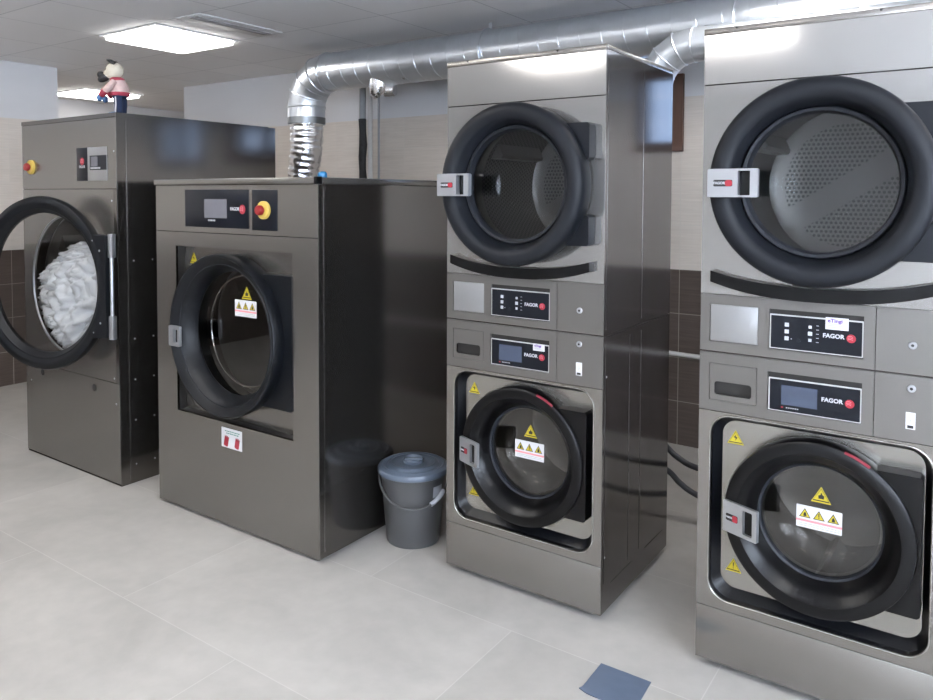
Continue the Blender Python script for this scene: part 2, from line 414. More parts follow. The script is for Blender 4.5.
bm = nb()
box(bm, XR+.0, XR+.08, W3[0], W3[1], W3[2], W3[2]+.05); box(bm, XR, XR+.08, W3[0], W3[1], W3[3]-.05, W3[3])
for yy in (W3[0], W3[0]+1.37, W3[0]+2.76, W3[1]-.05): box(bm, XR, XR+.08, yy, yy+.05, W3[2]+.05, W3[3]-.05)
f = struct('window_3', bm, 'frame_white')  # frame of the window added for daylight
bm = nb(); box(bm, XR+.035, XR+.043, W3[0]+.05, W3[1]-.05, W3[2]+.05, W3[3]-.05); obj('window_pane', bm, 'pane', f, 0)

# ceiling lamps on the tile grid
def lamp(cx, cy, label):
    t = thing('ceiling_light', (cx, cy, ZC), label, 'ceiling light', group='square panel lights in the suspended ceiling')
    bm = nb(); h = .3195
    for L, y0, y1 in ((h, 0, .012),):
        o_ = rrect(-L, L, -L, L, 0); i_ = rrect(-L+.016, L-.016, -L+.016, L-.016, .03)
        plate(bm, o_, [i_], 0, .010)
    bmesh.ops.rotate(bm, verts=bm.verts, cent=(0, 0, 0), matrix=Matrix.Rotation(PI/2, 3, 'X'))
    bmesh.ops.translate(bm, verts=bm.verts, vec=(0, 0, -.0105))
    obj('lamp_frame', bm, 'frame_white', t, 0)
    bm = nb(); plate(bm, rrect(-.300, .300, -.300, .300, .035), [], 0, .030)
    bmesh.ops.rotate(bm, verts=bm.verts, cent=(0, 0, 0), matrix=Matrix.Rotation(PI/2, 3, 'X'))
    bmesh.ops.translate(bm, verts=bm.verts, vec=(0, 0, -.031))
    obj('lamp_diffuser', bm, 'lamp', t, 0)
g0 = (-4.92+.3225, 2.785+.3225)
lamp(g0[0], g0[1], 'bright square ceiling light above the tall left dryer, larger of the two in view')
lamp(-7.78, 4.39, 'ceiling light far off behind the plush figure, smaller of the two in view')
lamp(-2.72, -.12, 'square ceiling light in front of the left stacked tower')
lamp(-1.38, -.12, 'square ceiling light in front of the right stacked tower')
lamp(-4.60, -.12, 'added square ceiling light in front of the wide washer')  # unseen lamp added to carry the row further left
lamp(.56, 1.18, 'added square ceiling light above the camera side of the right stacked tower')  # added out of view to light the floor on the right
lamp(-2.66, 1.18, 'added square ceiling light over the floor before the bucket')  # unseen lamp put in for overall light
lamp(1.2, -2.05, 'added square ceiling light near the wall behind the camera')  # lamp added behind the camera to brighten the room
lamp(-3.93, 1.18, 'added square ceiling light over the floor in front of the wide washer')  # added unseen lamp, raises the floor brightness
lamp(-.73, 3.11, 'square ceiling light over the gap behind the right stacked tower')
lamp(1.2, 3.1, 'added square ceiling light near the right end of the back wall')  # extra unseen lamp put in for more ambient light

# linear slot vent
t = thing('ceiling_vent', (-3.93, 3.09, ZC), 'narrow slotted grey air vent in the ceiling beside the bright lamp', 'vent')
bm = nb(); box(bm, -.115, .115, -.315, .315, -.008, -.001, .002); obj('vent_frame', bm, 'frame_white', t)
bm = nb(); box(bm, -.03, .005, -.28, .28, -.0115, -.0085); box(bm, .015, .045, -.28, .28, -.0115, -.0085); obj('vent_slot', bm, 'ventgrey', t)

# ------------------------------------------------------------------ small reusable bits
def emblem(parent, x, y, z, r):
    bm = nb(); lathe(bm, [(r, y), (r, y-.0006), (0, y-.0006)], x, z, n=28)
    e = obj('emblem', bm, 'red', parent)
    bm = nb()
    for s in (-1, 0, 1):
        pts = [(x-r*.75+r*1.1*k/8, y-.0008, z+s*r*.36+r*.22*math.sin(PI*k/8)) for k in range(9)]
        tube(bm, pts, r*.055, 5)
    obj('emblem_lines', bm, 'pink', e)
    return e

def hazard(name, parent, x, y, z, w, sign='!', base_mat='yellow', label=None):
    h = w*.87; bm = nb()
    plate(bm, [(x-w/2, z-h/2), (x+w/2, z-h/2), (x, z+h/2)], [], y-.0006, y)
    s = obj(name, bm, base_mat, parent, 0, label=label)
    bm = nb(); k = .84; k2 = .74; zz = z-h*.02
    plate(bm, [(x-w/2*k, zz-h/2*k+h*.03), (x+w/2*k, zz-h/2*k+h*.03), (x, zz+h/2*k)], [[(x-w/2*k2, zz-h/2*k2+h*.05), (x+w/2*k2, zz-h/2*k2+h*.05), (x, zz+h/2*k2)]], y-.0009, y-.0006)
    if sign == '!':
        plate(bm, [(x-w*.022, z-h*.12), (x+w*.022, z-h*.12), (x+w*.04, z+h*.2), (x-w*.04, z+h*.2)], [], y-.0009, y-.0006)
        plate(bm, circ(x, z-h*.22, w*.035, 10), [], y-.0009, y-.0006)
    elif sign == 'bolt':
        plate(bm, [(x-.12*w, z-.02*h), (x+.03*w, z+.2*h), (x+.01*w, z+.04*h), (x+.12*w, z-.0*h), (x-.02*w, z-.26*h), (x+.0*w, z-.06*h)], [], y-.0009, y-.0006)
    else:   # hand / heat blob
        plate(bm, [(x-.13*w, z-.25*h), (x+.13*w, z-.25*h), (x+.16*w, z-.05*h), (x+.05*w, z+.02*h), (x+.04*w, z+.12*h), (x-.02*w, z+.12*h), (x-.03*w, z+.0*h), (x-.14*w, z-.06*h)], [], y-.0009, y-.0006)
    obj('pictogram', bm, 'blackprint', s, 0)
    return s

def safety_label(parent, x, y, z, w, h):
    bm = nb(); plate(bm, rrect(x-w/2, x+w/2, z-h/2, z+h/2, .002, 2), [], y-.0006, y)
    s = obj('safety_label', bm, 'white', parent, 0, label='white safety label with three yellow warning triangles')
    ym = nb(); km = nb()
    for i in (-1, 0, 1):
        cx = x+i*w*.31; tw = w*.26; th = tw*.87; cz = z+h*.17
        plate(ym, [(cx-tw/2, cz-th/2), (cx+tw/2, cz-th/2), (cx, cz+th/2)], [], y-.0009, y-.0006)
        plate(km, [(cx-tw/2, cz-th/2), (cx+tw/2, cz-th/2), (cx, cz+th/2)], [[(cx-tw*.40, cz-th*.43), (cx+tw*.40, cz-th*.43), (cx, cz+th*.36)]], y-.0012, y-.0009)
        if i == 0:
            plate(km, [(cx-tw*.035, cz-th*.2), (cx+tw*.035, cz-th*.2), (cx+tw*.05, cz+th*.18), (cx-tw*.05, cz+th*.18)], [], y-.0012, y-.0009)
            plate(km, circ(cx, cz-th*.3, tw*.05, 8), [], y-.0012, y-.0009)
        else:
            plate(km, [(cx-.12*tw, cz-.36*th), (cx+.15*tw, cz-.36*th), (cx+.13*tw, cz-.1*th), (cx+.03*tw, cz+.12*th), (cx-.1*tw, cz-.05*th)], [], y-.0012, y-.0009)
    obj('warning_triangles', ym, 'yellow', s, 0); obj('pictogram', km, 'blackprint', s, 0)
    bm = nb(); plate(bm, rrect(x-w/2, x+w/2, z-h*.23, z-h*.13, 0), [], y-.0009, y-.0006)
    obj('pink_line', bm, 'pink', s, 0)
    bm = nb()
    for r_ in range(2):
        xx = x-w*.44
        while xx < x+w*.42:
            L = random.uniform(.02, .06)*w*1.6; box(bm, xx, min(xx+L, x+w*.45), y-.0009, y-.0006, z-h*(.31+.09*r_)-h*.014, z-h*(.31+.09*r_)+h*.014); xx += L+w*.02
    obj('small_print', bm, 'greyprint', s, 0)
    return s

def screws(parent, pts, axis='y', y=0, r=.004, mat='handle', name='screw'):
    """screws given in the face plane; each one a part of its own"""
    src = None
    for p in pts:
        if src is None:
            bm = nb()
            if axis == 'y': lathe(bm, [(0, -.002), (r*.7, -.002), (r, -.0008), (r, 0)], 0, 0, n=10)
            else: lathe(bm, [(r, 0), (r, .0008), (r*.7, .002), (0, .002)], axis='x', n=10)
            src = obj(name, bm, mat, parent); o = src
        else:
            o = src.copy(); COL.objects.link(o); o.parent = parent
        o.location = p

def feet(parent, W, D, h, inset=.07):
    src = None
    for x in (inset, W-inset):
        for y in (inset, D-inset):
            if src is None:
                bm = nb(); lathe(bm, [(0, 0), (.022, 0), (.024, .004), (.020, .008), (.009, .010), (.009, h)], axis='z', n=16)
                src = obj('foot', bm, 'rubber', parent); o = src
            else:
                o = src.copy(); COL.objects.link(o); o.parent = parent
            o.location = (x, y, 0)

def keylock(parent, x, z):
    bm = nb(); lathe(bm, [(.011, 0), (.011, -.003), (.009, -.005), (.004, -.005)], x, z, n=20)
    k = obj('key_lock', bm, 'handle', parent)
    bm = nb(); lathe(bm, [(.0042, -.0052), (0, -.0052)], x, z, n=12); obj('keyhole', bm, 'blackprint', k)

def shell(bm, W, D, z0, z1, t=.004):
    """sides, back, top and bottom of a cabinet, no front"""
    box(bm, 0, t, .004, D, z0, z1); box(bm, W-t, W, .004, D, z0, z1)
    box(bm, t, W-t, D-t, D, z0, z1); box(bm, t, W-t, .004, D-t, z0, z0+t); box(bm, t, W-t, .004, D-t, z1-t, z1)

def display_panel(parent, x0, x1, z0, z1, kind, sticker):
    """black control display tilted inside a fascia recess"""
    bm = nb(); plate(bm, rrect(x0-.004, x1+.003, z0-.003, z1+.004, .002, 2), [], -.0022, 0)
    p = obj('display_panel', bm, 'edge', parent, 0)
    bm = nb(); plate(bm, rrect(x0, x1, z0, z1, .002, 2), [], -.0034, -.0023); obj('panel_face', bm, 'panel', p, 0)
    y = -.0036; lx = x0+.176; lz = z0+(.052 if kind == 'dryer' else .052)
    text('brand_text', 'FAGOR', .0172, 'offwhite', p, lx, y, lz, stretch=1.02, bold=.0006)
    emblem(p, x0+.2235, y, lz-.002, .0125)
    if kind == 'washer':
        bm = nb(); plate(bm, rrect(x0+.034, x0+.136, z0+.019, z0+.080, .001, 2), [], y-.0004, y); obj('screen', bm, 'screen', p, 0)
        bm = nb(); box(bm, x0+.034, x0+.040, y-.0004, y, z0+.009, z0+.0125)
        obj('print_mark', bm, 'red', p, 0)
        bm = nb()
        for k in range(6): box(bm, x0+.048+k*.0062, x0+.0525+k*.0062, y-.0004, y, z0+.009, z0+.0125)
        obj('small_print', bm, 'greyprint', p, 0)
    else:
        src = None
        for bx, bz, w in ((.046, .074, .006), (.046, .053, .006), (.046, .032, .006), (.112, .073, .0045), (.112, .053, .006), (.112, .033, .0045), (.080, .028, .0065)):
            bm = nb(); cx, cz = x0+bx, z0+bz
            plate(bm, rrect(cx-w, cx+w, cz-w, cz+w, .0012, 2) if bx != .080 else circ(cx, cz, w, 16), [], y-.0006, y)
            b_ = obj('button', bm, 'offwhite' if bx != .080 else 'ring2', p, 0)
        bm = nb()
        for k in range(5): box(bm, x0+.129, x0+.136, y-.0004, y, z0+.028+k*.0125, z0+.0295+k*.0125)
        box(bm, x0+.058, x0+.0605, y-.0004, y, z0+.030, z0+.033)
        obj('indicator_marks', bm, 'offwhite', p, 0)
    if sticker:
        sx, sz, sw, sh = sticker
        bm = nb(); plate(bm, rrect(sx, sx+sw, sz, sz+sh, .001, 2), [], -.0046, -.0040)
        s_ = obj('sticker', bm, 'white', p, 0, label='white paper sticker')
        bm = nb()
        for k in range(3): box(bm, sx+.006, sx+sw*(.9-.15*k), -.0049, -.0046, sz+sh*(.18+.13*k), sz+sh*(.22+.13*k))
        obj('small_print', bm, 'greyprint', s_, 0)
        text('sticker_text', 'eTingi' , sh*.42, 'purple', s_, sx+sw*.42, -.005, sz+sh*.72, stretch=1.1, bold=.0004)
    return p

def recess_rect(x0, x1, z0, z1): return [(x0, z0), (x1, z0), (x1, z1), (x0, z1)]

# ------------------------------------------------------------------ stacked towers
TW, TD = .692, .682
ZB, ZS, ZT1, ZT = .03, 1.052, 1.911, 2.084

def drum(parent, cx, cz, r, y0, y1, perf=True, rim=None):
    bm = nb(); lathe(bm, [(rim or r*.8, y0), (r, y0+.03), (r, y1)], 0, 0, n=72)
    d = obj('drum', bm, 'drumround' if perf else 'drumplain', parent, loc=(cx, 0, cz))
    bm = nb(); lathe(bm, [(r, y1-.001), (r*.92, y1+.012), (r*.5, y1+.018), (0, y1+.018)], 0, 0, n=72)
    obj('drum_back', bm, 'drumflat' if perf else 'drumplain', d)
    for k in range(3):
        bm = nb(); a = 2*PI*k/3+.5
        L = [(math.cos(a+da)*rr, math.sin(a+da)*rr) for da, rr in ((-.13, r*.985), (-.03, r*.83), (.03, r*.83), (.13, r*.985))]
        plate(bm, L, [], y0+.08, y1-.05)
        obj('drum_lifter', bm, 'drumplain', d)
    return d

def hinge_plate(bm, cx, cz, r, x1, z0, z1, y0, y1):
    a0 = math.asin(max(-1, (z0-cz)/r)); a1 = math.asin(min(1, (z1-cz)/r))
    L = [(cx+r*math.cos(a1+(a0-a1)*k/24), cz+r*math.sin(a1+(a0-a1)*k/24)) for k in range(25)]
    c = .008; L += [(x1-c, z0), (x1, z0+c), (x1, z1-c), (x1-c, z1)]
    plate(bm, L, [], y0, y1)

def tower_washer(X, Y, label, sticker):
    t = thing('washing_machine', (X, Y, 0), label, 'washing machine')
    feet(t, TW, TD, ZB)
    # outer body
    bm = nb(); shell(bm, TW, TD, ZB, ZS-.004)
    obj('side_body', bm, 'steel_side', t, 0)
    bm = nb(); box(bm, .0006, TW-.0006, 0, .010, ZB, .2085, .0012); obj('base_panel', bm, 'steel', t)
    op = rrect(.040, .655, .243, .847, .065, 10)
    bm = nb(); plate(bm, [(.0006, .2105), (TW-.0006, .2105), (TW-.0006, .8585), (.0006, .8585)], [op], 0, .012)
    obj('front_panel', bm, 'steel', t, 0)
    bm = nb(); tube(bm, [(x, -.001, z) for x, z in rrect(.037, .658, .240, .850, .067, 10)], .0026, 8, closed=True)
    obj('opening_trim', bm, 'inner', t)
    # rubber lined recess
    ip = rrect(.066, .636, .272, .826, .048, 10)
    bm = nb(); a = [bm.verts.new((x, .002, z)) for x, z in op]; m_ = [bm.verts.new(((x+x2)/2, .020, (z+z2)/2)) for (x, z), (x2, z2) in zip(rrect(.044, .651, .248, .843, .062, 10), op)]
    b = [bm.verts.new((x, .046, z)) for x, z in ip]; n = len(op)
    for A, B_ in ((a, m_), (m_, b)):
        for k in range(n): bm.faces.new((A[k], A[(k+1) % n], B_[(k+1) % n], B_[k]))
    obj('recess_lining', bm, 'rubber', t)
    cx, cz = .358, .552
    bm = nb(); plate(bm, rrect(.05, .65, .255, .84, .05, 8), [circ(cx+.004, cz, .20)], .046, .052); obj('inner_panel', bm, 'inner', t, 0)
    hazard('warning_sticker', t, .107, .0455, .771, .052, 'bolt'); hazard('warning_sticker', t, .107, .0455, .347, .050, '!')
    drum(t, cx+.004, cz, .24, .09, .50, False)
    # door
    bm = nb()
    lathe(bm, [(.255, .042), (.266, .036), (.269, -.008), (.265, -.022), (.254, -.028), (.228, -.026), (.220, -.016), (.208, -.008), (.192, .018), (.178, .052), (.172, .070), (.180, .076), (.22, .050)], cx, cz, n=96, closed=True)
    hinge_plate(bm, cx, cz, .262, .634, .362, .767, -.012, .044)
    d = obj('door', bm, 'gloss_black', t)
    bm = nb(); lathe(bm, [(.181, .0500), (.180, .0465), (.173, .0500), (.171, .0660)], cx+.001, cz, n=80); obj('glass_rim', bm, 'ring2', d)
    bm = nb(); lathe(bm, [(.174, .064), (.15, .0635), (.08, .0632), (0, .063)], cx, cz, n=72); g = obj('glass', bm, 'darkglass', d)
    bm = nb(); lathe(bm, [(.165, .076), (.160, .095), (.14, .125), (.09, .145), (0, .150)], cx, cz, n=72); obj('glass_bowl', bm, 'glass', d)
    bm = nb(); a0, a1 = math.radians(57), math.radians(73)
    L = [(cx+.2685*math.cos(a0+(a1-a0)*k/10), cz+.2685*math.sin(a0+(a1-a0)*k/10)) for k in range(11)]
    L2 = [(cx+.261*math.cos(a0+(a1-a0)*k/10), cz+.261*math.sin(a0+(a1-a0)*k/10)) for k in range(11)]
    plate(bm, L+L2[::-1], [], -.0262, -.020); obj('red_marking', bm, 'redmark', d)
    hazard('warning_sticker', d, cx+.004, .0620, .634, .058, 'hand')
    safety_label(d, cx-.001, .0620, .556, .130, .070)
    # door handle, angled out to the right
    bm = nb(); plate(bm, rrect(0, .122, -.049, .049, .004, 3), [rrect(.072, .106, -.038, .038, .004, 3)], -.012, 0)
    h = obj('door_handle', bm, 'handle', d, 30, loc=(.099, -.030, .543), rot=(0, 0, math.radians(-22)))
    bm = nb(); box(bm, .012, .110, .001, .008, -.044, .044, .002); obj('handle_back', bm, 'gloss_black', h)
    bm = nb(); plate(bm, rrect(.012, .055, -.011, .011, .004, 3), [], -.0132, -.0122); b_ = obj('handle_badge', bm, 'blackprint', h, 0)
    bm = nb(); plate(bm, rrect(.036, .055, -.0105, .0105, .006, 4), [], -.0142, -.0134); obj('badge_emblem', bm, 'red', h, 0)
    text('badge_text', 'FAGOR', .0075, 'offwhite', h, .0235, -.0140, 0, bold=.0004)
    # control fascia
    bm = nb()
    plate(bm, [(.0006, .8605), (.5045, .8605), (.5045, ZS-.003), (.0006, ZS-.003)], [rrect(.032, .180, .895, 1.015, .001, 2), recess_rect(.212, .474, .889, 1.011)], 0, .010)
    plate(bm, [(.5065, .8605), (TW-.0006, .8605), (TW-.0006, ZS-.003), (.5065, ZS-.003)], [], 0, .010)
    f = obj('control_fascia', bm, 'fascia', t, 0)
    bm = nb(); box(bm, .208, .478, .012, .014, .885, 1.015); box(bm, .208, .478, .010, .013, 1.0115, 1.015); obj('recess_back', bm, 'hollow', f, 0)
    display_panel(t, .219, .470, .8945, .990, 'washer', sticker).location = (0, .004, 0)
    bm = nb(); plate(bm, rrect(.0335, .1785, .8965, 1.0135, .001, 2), [rrect(.048, .164, .914, .957, .010, 4)], .0005, .0045)
    dr = obj('detergent_drawer', bm, 'fascia', t, 0)
    bm = nb(); box(bm, .040, .172, .020, .022, .905, .965); box(bm, .044, .168, .0045, .020, .9110, .9135); obj('drawer_grip', bm, 'hollow', dr, 0)
    keylock(t, .598, 1.014)
    bm = nb(); plate(bm, rrect(.5855, .6095, .898, .946, .001, 2), [], -.0012, 0); u = obj('usb_port', bm, 'white', t, 0, label='white socket plate')
    bm = nb(); box(bm, .590, .605, -.0018, -.0012, .901, .909); obj('usb_slot', bm, 'blackprint', u, 0)
    bm = nb(); tube(bm, [(.5975, -.0014, .915), (.5975, -.0014, .938)], .0006, 5); tube(bm, [(.5975, -.0014, .920), (.593, -.0014, .925), (.593, -.0014, .929)], .0006, 5); tube(bm, [(.5975, -.0014, .923), (.602, -.0014, .928), (.602, -.0014, .932)], .0006, 5); obj('usb_symbol', bm, 'greyprint', u)
    # pressed slots and folds on the right side
    bm = nb()
    for y0 in (.09, .43): box(bm, TW-.001, TW+.0012, y0, y0+.20, .115, .119)
    for yy in (.022, .245, .36): box(bm, TW-.001, TW+.0014, yy, yy+.003, .14, ZS-.03)
    obj('side_creases', bm, 'steel_side', t, 0)
    screws(t, [(TW, .03, .235), (TW, .03, .9)], 'x')
    return t

def tower_dryer(X, Y, label, sticker):
    t = thing('tumble_dryer', (X, Y, 0), label, 'tumble dryer')
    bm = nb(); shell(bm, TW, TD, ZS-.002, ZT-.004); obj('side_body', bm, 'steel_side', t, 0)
    bm = nb()
    plate(bm, [(.0006, ZS+.003), (.5045, ZS+.003), (.5045, 1.238), (.0006, 1.238)], [recess_rect(.031, .181, 1.086, 1.207), recess_rect(.213, .475, 1.081, 1.207)], 0, .010)
    plate(bm, [(.5065, ZS+.003), (TW-.0006, ZS+.003), (TW-.0006, 1.238), (.5065, 1.238)], [], 0, .010)
    f = obj('control_fascia', bm, 'fascia', t, 0)
    bm = nb(); box(bm, .209, .479, .012, .014, 1.077, 1.211); box(bm, .209, .479, .010, .013, 1.2075, 1.2115); obj('recess_back', bm, 'hollow', f, 0)
    bm = nb(); box(bm, .0325, .1795, .002, .010, 1.0875, 1.2055, .0006); obj('blank_insert', bm, 'insert', t)
    display_panel(t, .219, .471, 1.088, 1.188, 'dryer', sticker).location = (0, .004, 0)
    keylock(t, .598, 1.137)
    cx, cz = .356, 1.595
    bm = nb(); plate(bm, [(.0006, 1.240), (TW-.0006, 1.240), (TW-.0006, 1.909), (.0006, 1.909)], [circ(cx, cz, .245, 72)], 0, .012); obj('front_panel', bm, 'steel_top', t, 0)
    bm = nb(); plate(bm, [(.0006, 1.913), (TW-.0006, 1.913), (TW-.0006, ZT-.014), (.0006, ZT-.014)], [], 0, .012); obj('top_panel', bm, 'steel_top', t, 0)
    bm = nb(); box(bm, -.001, TW+.001, -.004, .020, ZT-.014, ZT+.006, .002); box(bm, -.001, TW+.0012, .016, TD, ZT-.012, ZT+.006, .002); obj('top_cover', bm, 'steel', t)
    bm = nb(); lathe(bm, [(.245, .012), (.243, .05), (.240, .08)], cx, cz, n=72); obj('opening_collar', bm, 'drumplain', t)
    drum(t, cx, cz, .278, .08, .56, True, .240)
    # door
    bm = nb()
    lathe(bm, [(.262, -.004), (.288, -.012), (.300, -.035), (.303, -.080), (.303, -.104), (.297, -.118), (.284, -.126), (.262, -.127), (.246, -.120), (.238, -.108), (.226, -.070), (.222, -.035), (.222, -.006)], cx, cz, n=108, closed=True)
    d = obj('door', bm, 'slate', t, 40)
    bm = nb(); lathe(bm, [(.2235, -.036), (.223, -.062), (.218, -.068), (.209, -.066), (.204, -.050), (.203, -.034)], cx, cz, n=96, closed=True); obj('inner_ring', bm, 'ring2', d, 50)
    bm = nb(); lathe(bm, [(.205, -.040), (.15, -.041), (.08, -.0415), (0, -.042)], cx, cz, n=72); obj('glass', bm, 'glass', d, 60)
    bm = nb(); lathe(bm, [(.204, -.036), (.196, .03), (.170, .075), (.10, .098), (0, .104)], cx, cz, n=72); obj('glass_bowl', bm, 'bowl', d, 60)
    for z0, z1 in ((1.683, 1.814), (1.376, 1.486)):
        bm = nb(); hinge_plate(bm, cx, cz, .280, .655, z0, z1, -.054, -.003); obj('hinge', bm, 'slate', d)
    # latch handle
    bm = nb(); plate(bm, rrect(.062, .208, 1.552, 1.637, .003, 3), [rrect(.151, .186, 1.558, 1.631, .002, 2)], -.152, -.136)
    box(bm, .0625, .150, -.137, -.118, 1.554, 1.635, .003); box(bm, .186, .2075, -.137, -.128, 1.554, 1.635, .003)
    h = obj('door_handle', bm, 'handle', d, 30)
    bm = nb(); box(bm, .151, .187, -.128, -.120, 1.556, 1.633, .002); obj('handle_back', bm, 'gloss_black', h)
    bm = nb(); plate(bm, rrect(.080, .136, 1.584, 1.604, .004, 3), [], -.1535, -.1525); obj('handle_badge', bm, 'blackprint', h, 0)
    bm = nb(); plate(bm, rrect(.114, .136, 1.5845, 1.6035, .008, 4), [], -.1545, -.1537); obj('badge_emblem', bm, 'red', h, 0)
    text('badge_text', 'FAGOR', .0105, 'offwhite', h, .0975, -.1542, 1.594, bold=.0004)
    # curved black buffer strip below the door
    bm = nb(); n = 28; top = []; bot = []
    for k in range(n+1):
        u = k/n; x = .040+.610*u; s = (2*u-1)**2; s2 = abs(2*u-1)**2.4
        zt = 1.281+.037*s2; top.append((x, zt)); bot.append((x, zt-.041+.006*s2))
    for y0, y1, dz in ((-.034, -.001, 0),):
        plate(bm, bot+top[::-1], [], y0, y1)
    obj('buffer_strip', bm, 'gloss_black', t, 40)
    screws(t, [(.10, -.004, ZT+.001), (.50, -.004, ZT+.001)], 'y', mat='blackprint', r=.0035)
    screws(t, [(.075, 0, 1.745), (.075, 0, 1.46)], 'y', mat='blackprint', r=.006, name='stop_peg')
    bm = nb()
    for yy in (.022, .36): box(bm, TW-.001, TW+.0014, yy, yy+.003, ZS+.02, ZT-.04)
    obj('side_creases', bm, 'steel_side', t, 0)
    return t

X3, Y3, X4, Y4 = -1.8104, 2.4857, -.7641, 2.4557
tower_washer(X3, Y3, 'front-loading washer at the bottom of the left-hand tower, just right of the bucket', (.405, .968, .050, .026))
tower_dryer(X3, Y3, 'round-door dryer on top of the left-hand tower, no sticker on its control display', None)
tower_washer(X4, Y4, 'front-loading washer at the bottom of the right-hand tower, nearest machine on the floor', None)
tower_dryer(X4, Y4, 'round-door dryer on top of the right-hand tower, white sticker on its control display', (.373, 1.160, .062, .036))

# ------------------------------------------------------------------ wide washer (second from left)
X2, Y2, W2_, D2 = -3.4129, 2.2146, 1.140, .98
Z2 = 1.628
t = thing('washing_machine', (X2, Y2, 0), 'wide single washer with yellow and red stop button, left of the bucket', 'washing machine')
feet(t, W2_, D2, .016, .09)
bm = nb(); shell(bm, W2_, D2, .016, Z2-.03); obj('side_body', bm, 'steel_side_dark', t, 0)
bm = nb(); box(bm, W2_-.001, W2_+.0016, .03, .033, .04, Z2-.04); obj('side_crease', bm, 'steel_dark', t, 0)
bm = nb(); plate(bm, [(.0006, .016), (W2_-.0006, .016), (W2_-.0006, 1.373), (.0006, 1.373)], [recess_rect(.160, .984, .495, 1.305)], 0, .012); obj('front_panel', bm, 'steel_dark', t, 0)
bm = nb()
d_ = .052
for q in ([(.160, .495), (.984, .495)], [(.984, .495), (.984, 1.305)], [(.984, 1.305), (.160, 1.305)], [(.160, 1.305), (.160, .495)]):
    (xa, za), (xb, zb_) = q
    vs = [bm.verts.new(p) for p in ((xa, .001, za), (xb, .001, zb_), (xb, d_, zb_), (xa, d_, za))]; bm.faces.new(vs)
obj('recess_sides', bm, 'hollow', t, 0)
cx, cz = .565, .912
bm = nb(); plate(bm, recess_rect(.16, .984, .495, 1.305), [circ(cx, cz, .312)], d_, d_+.006); obj('inner_panel', bm, 'steel_dark', t, 0)
bm = nb(); plate(bm, [(.0006, 1.376), (W2_-.0006, 1.376), (W2_-.0006, 1.598), (.0006, 1.598)], [], 0, .012); obj('control_fascia', bm, 'steel_dark', t, 0)
bm = nb(); box(bm, -.002, W2_+.002, -.010, D2, 1.600, Z2, .003); obj('top_cover', bm, 'steel_dark', t)
bm = nb(); box(bm, W2_-.012, W2_+.006, -.014, .02, 1.598, Z2+.003, .003); obj('corner_cap', bm, 'gloss_black', t)
hazard('warning_sticker', t, .232, d_-.001, 1.245, .062, 'bolt')
bm = nb(); box(bm, .241, .706, -.0025, 0, 1.401, 1.578, .001); p = obj('display_panel', bm, 'panel', t)
bm = nb(); box(bm, .391, .554, -.0035, -.0026, 1.446, 1.533); obj('screen', bm, 'screen_grey', p, 0)
text('brand_text', 'FAGOR', .021, 'offwhite', p, .611, -.0032, 1.489, stretch=.9, bold=.0003)
emblem(p, .664, -.0028, 1.488, .021)
bm = nb()
for k in range(5): box(bm, .418+k*.011, .426+k*.011, -.0032, -.0026, 1.4305, 1.4385)
obj('small_print', bm, 'greyprint', p, 0)
bm = nb(); box(bm, .729, .894, -.0025, 0, 1.397, 1.576, .001); p = obj('stop_panel', bm, 'panel', t)
def estop(parent, x, z, y, r):
    bm = nb(); lathe(bm, [(r, y), (r, y-.010), (r*.9, y-.014), (r*.3, y-.015)], x, z, n=32)
    e = obj('emergency_stop', bm, 'yellowplastic', parent, label='yellow collar of the stop button')
    bm = nb(); lathe(bm, [(r*.40, y-.012), (r*.40, y-.018), (r*.55, y-.022), (r*.55, y-.034), (r*.45, y-.040), (0, y-.042)], x, z, n=28)
    obj('red_button', bm, 'redplastic', e)
estop(t, .812, 1.487, -.0025, .040)
# safety label
bm = nb(); plate(bm, rrect(.500, .646, .380, .472, .002, 2), [], -.0008, 0); s_ = obj('hand_label', bm, 'white', t, 0, label='white label with two red hand signs')
for a, xx in ((12, .535), (12, .612)):
    bm = nb(); c_, s2 = math.cos(math.radians(a)), math.sin(math.radians(a))
    L = rrect(-.015, .015, -.025, .018, .006, 3)
    plate(bm, [(xx+x*c_+z*s2, .411-x*s2+z*c_) for x, z in L], [], -.0014, -.0009)
    for k in range(4):
        L = rrect(-.015+k*.008, -.009+k*.008, .010, .026-abs(k-1.5)*.002, .002, 2)
        plate(bm, [(xx+x*c_+z*s2, .411-x*s2+z*c_) for x, z in L], [], -.0014, -.0009)
    obj('red_hand', bm, 'red', s_, 0)
bm = nb()
for k, (xa, xb) in enumerate(((.525, .62), (.535, .615))):
    xx = xa
    while xx < xb: L = random.uniform(.006, .014); box(bm, xx, xx+L, -.0014, -.0009, .456-k*.010, .4605-k*.010); xx += L+.003
obj('small_print', bm, 'greenprint', s_, 0)
drum(t, cx, cz, .34, .16, .80, False, .30)
# door
bm = nb()
lathe(bm, [(.300, d_-.003), (.350, d_-.003), (.366, .030), (.373, -.030), (.373, -.056), (.369, -.063), (.362, -.064), (.350, -.056), (.325, -.040), (.305, -.010), (.291, .020), (.287, .036), (.292, .044), (.298, .046)], cx, cz, n=108, closed=True)
hinge_plate(bm, cx, cz, .350, .983, .618, 1.205, -.006, d_-.002)
d = obj('door', bm, 'black', t, 40)
bm = nb(); tube(bm, [(cx+.3255*math.cos(a*2*PI/96), -.0405, cz+.3255*math.sin(a*2*PI/96)) for a in range(96)], .0022, 6, closed=True); obj('door_ridge', bm, 'ring2', d)
bm = nb(); lathe(bm, [(.290, .036), (.22, .0355), (.12, .035), (0, .035)], cx, cz, n=80); obj('glass', bm, 'darkglass', d)
bm = nb(); lathe(bm, [(.270, .100), (.262, .15), (.235, .20), (.20, .205), (0, .205)], cx, cz, n=80); obj('glass_bowl', bm, 'glass', d)
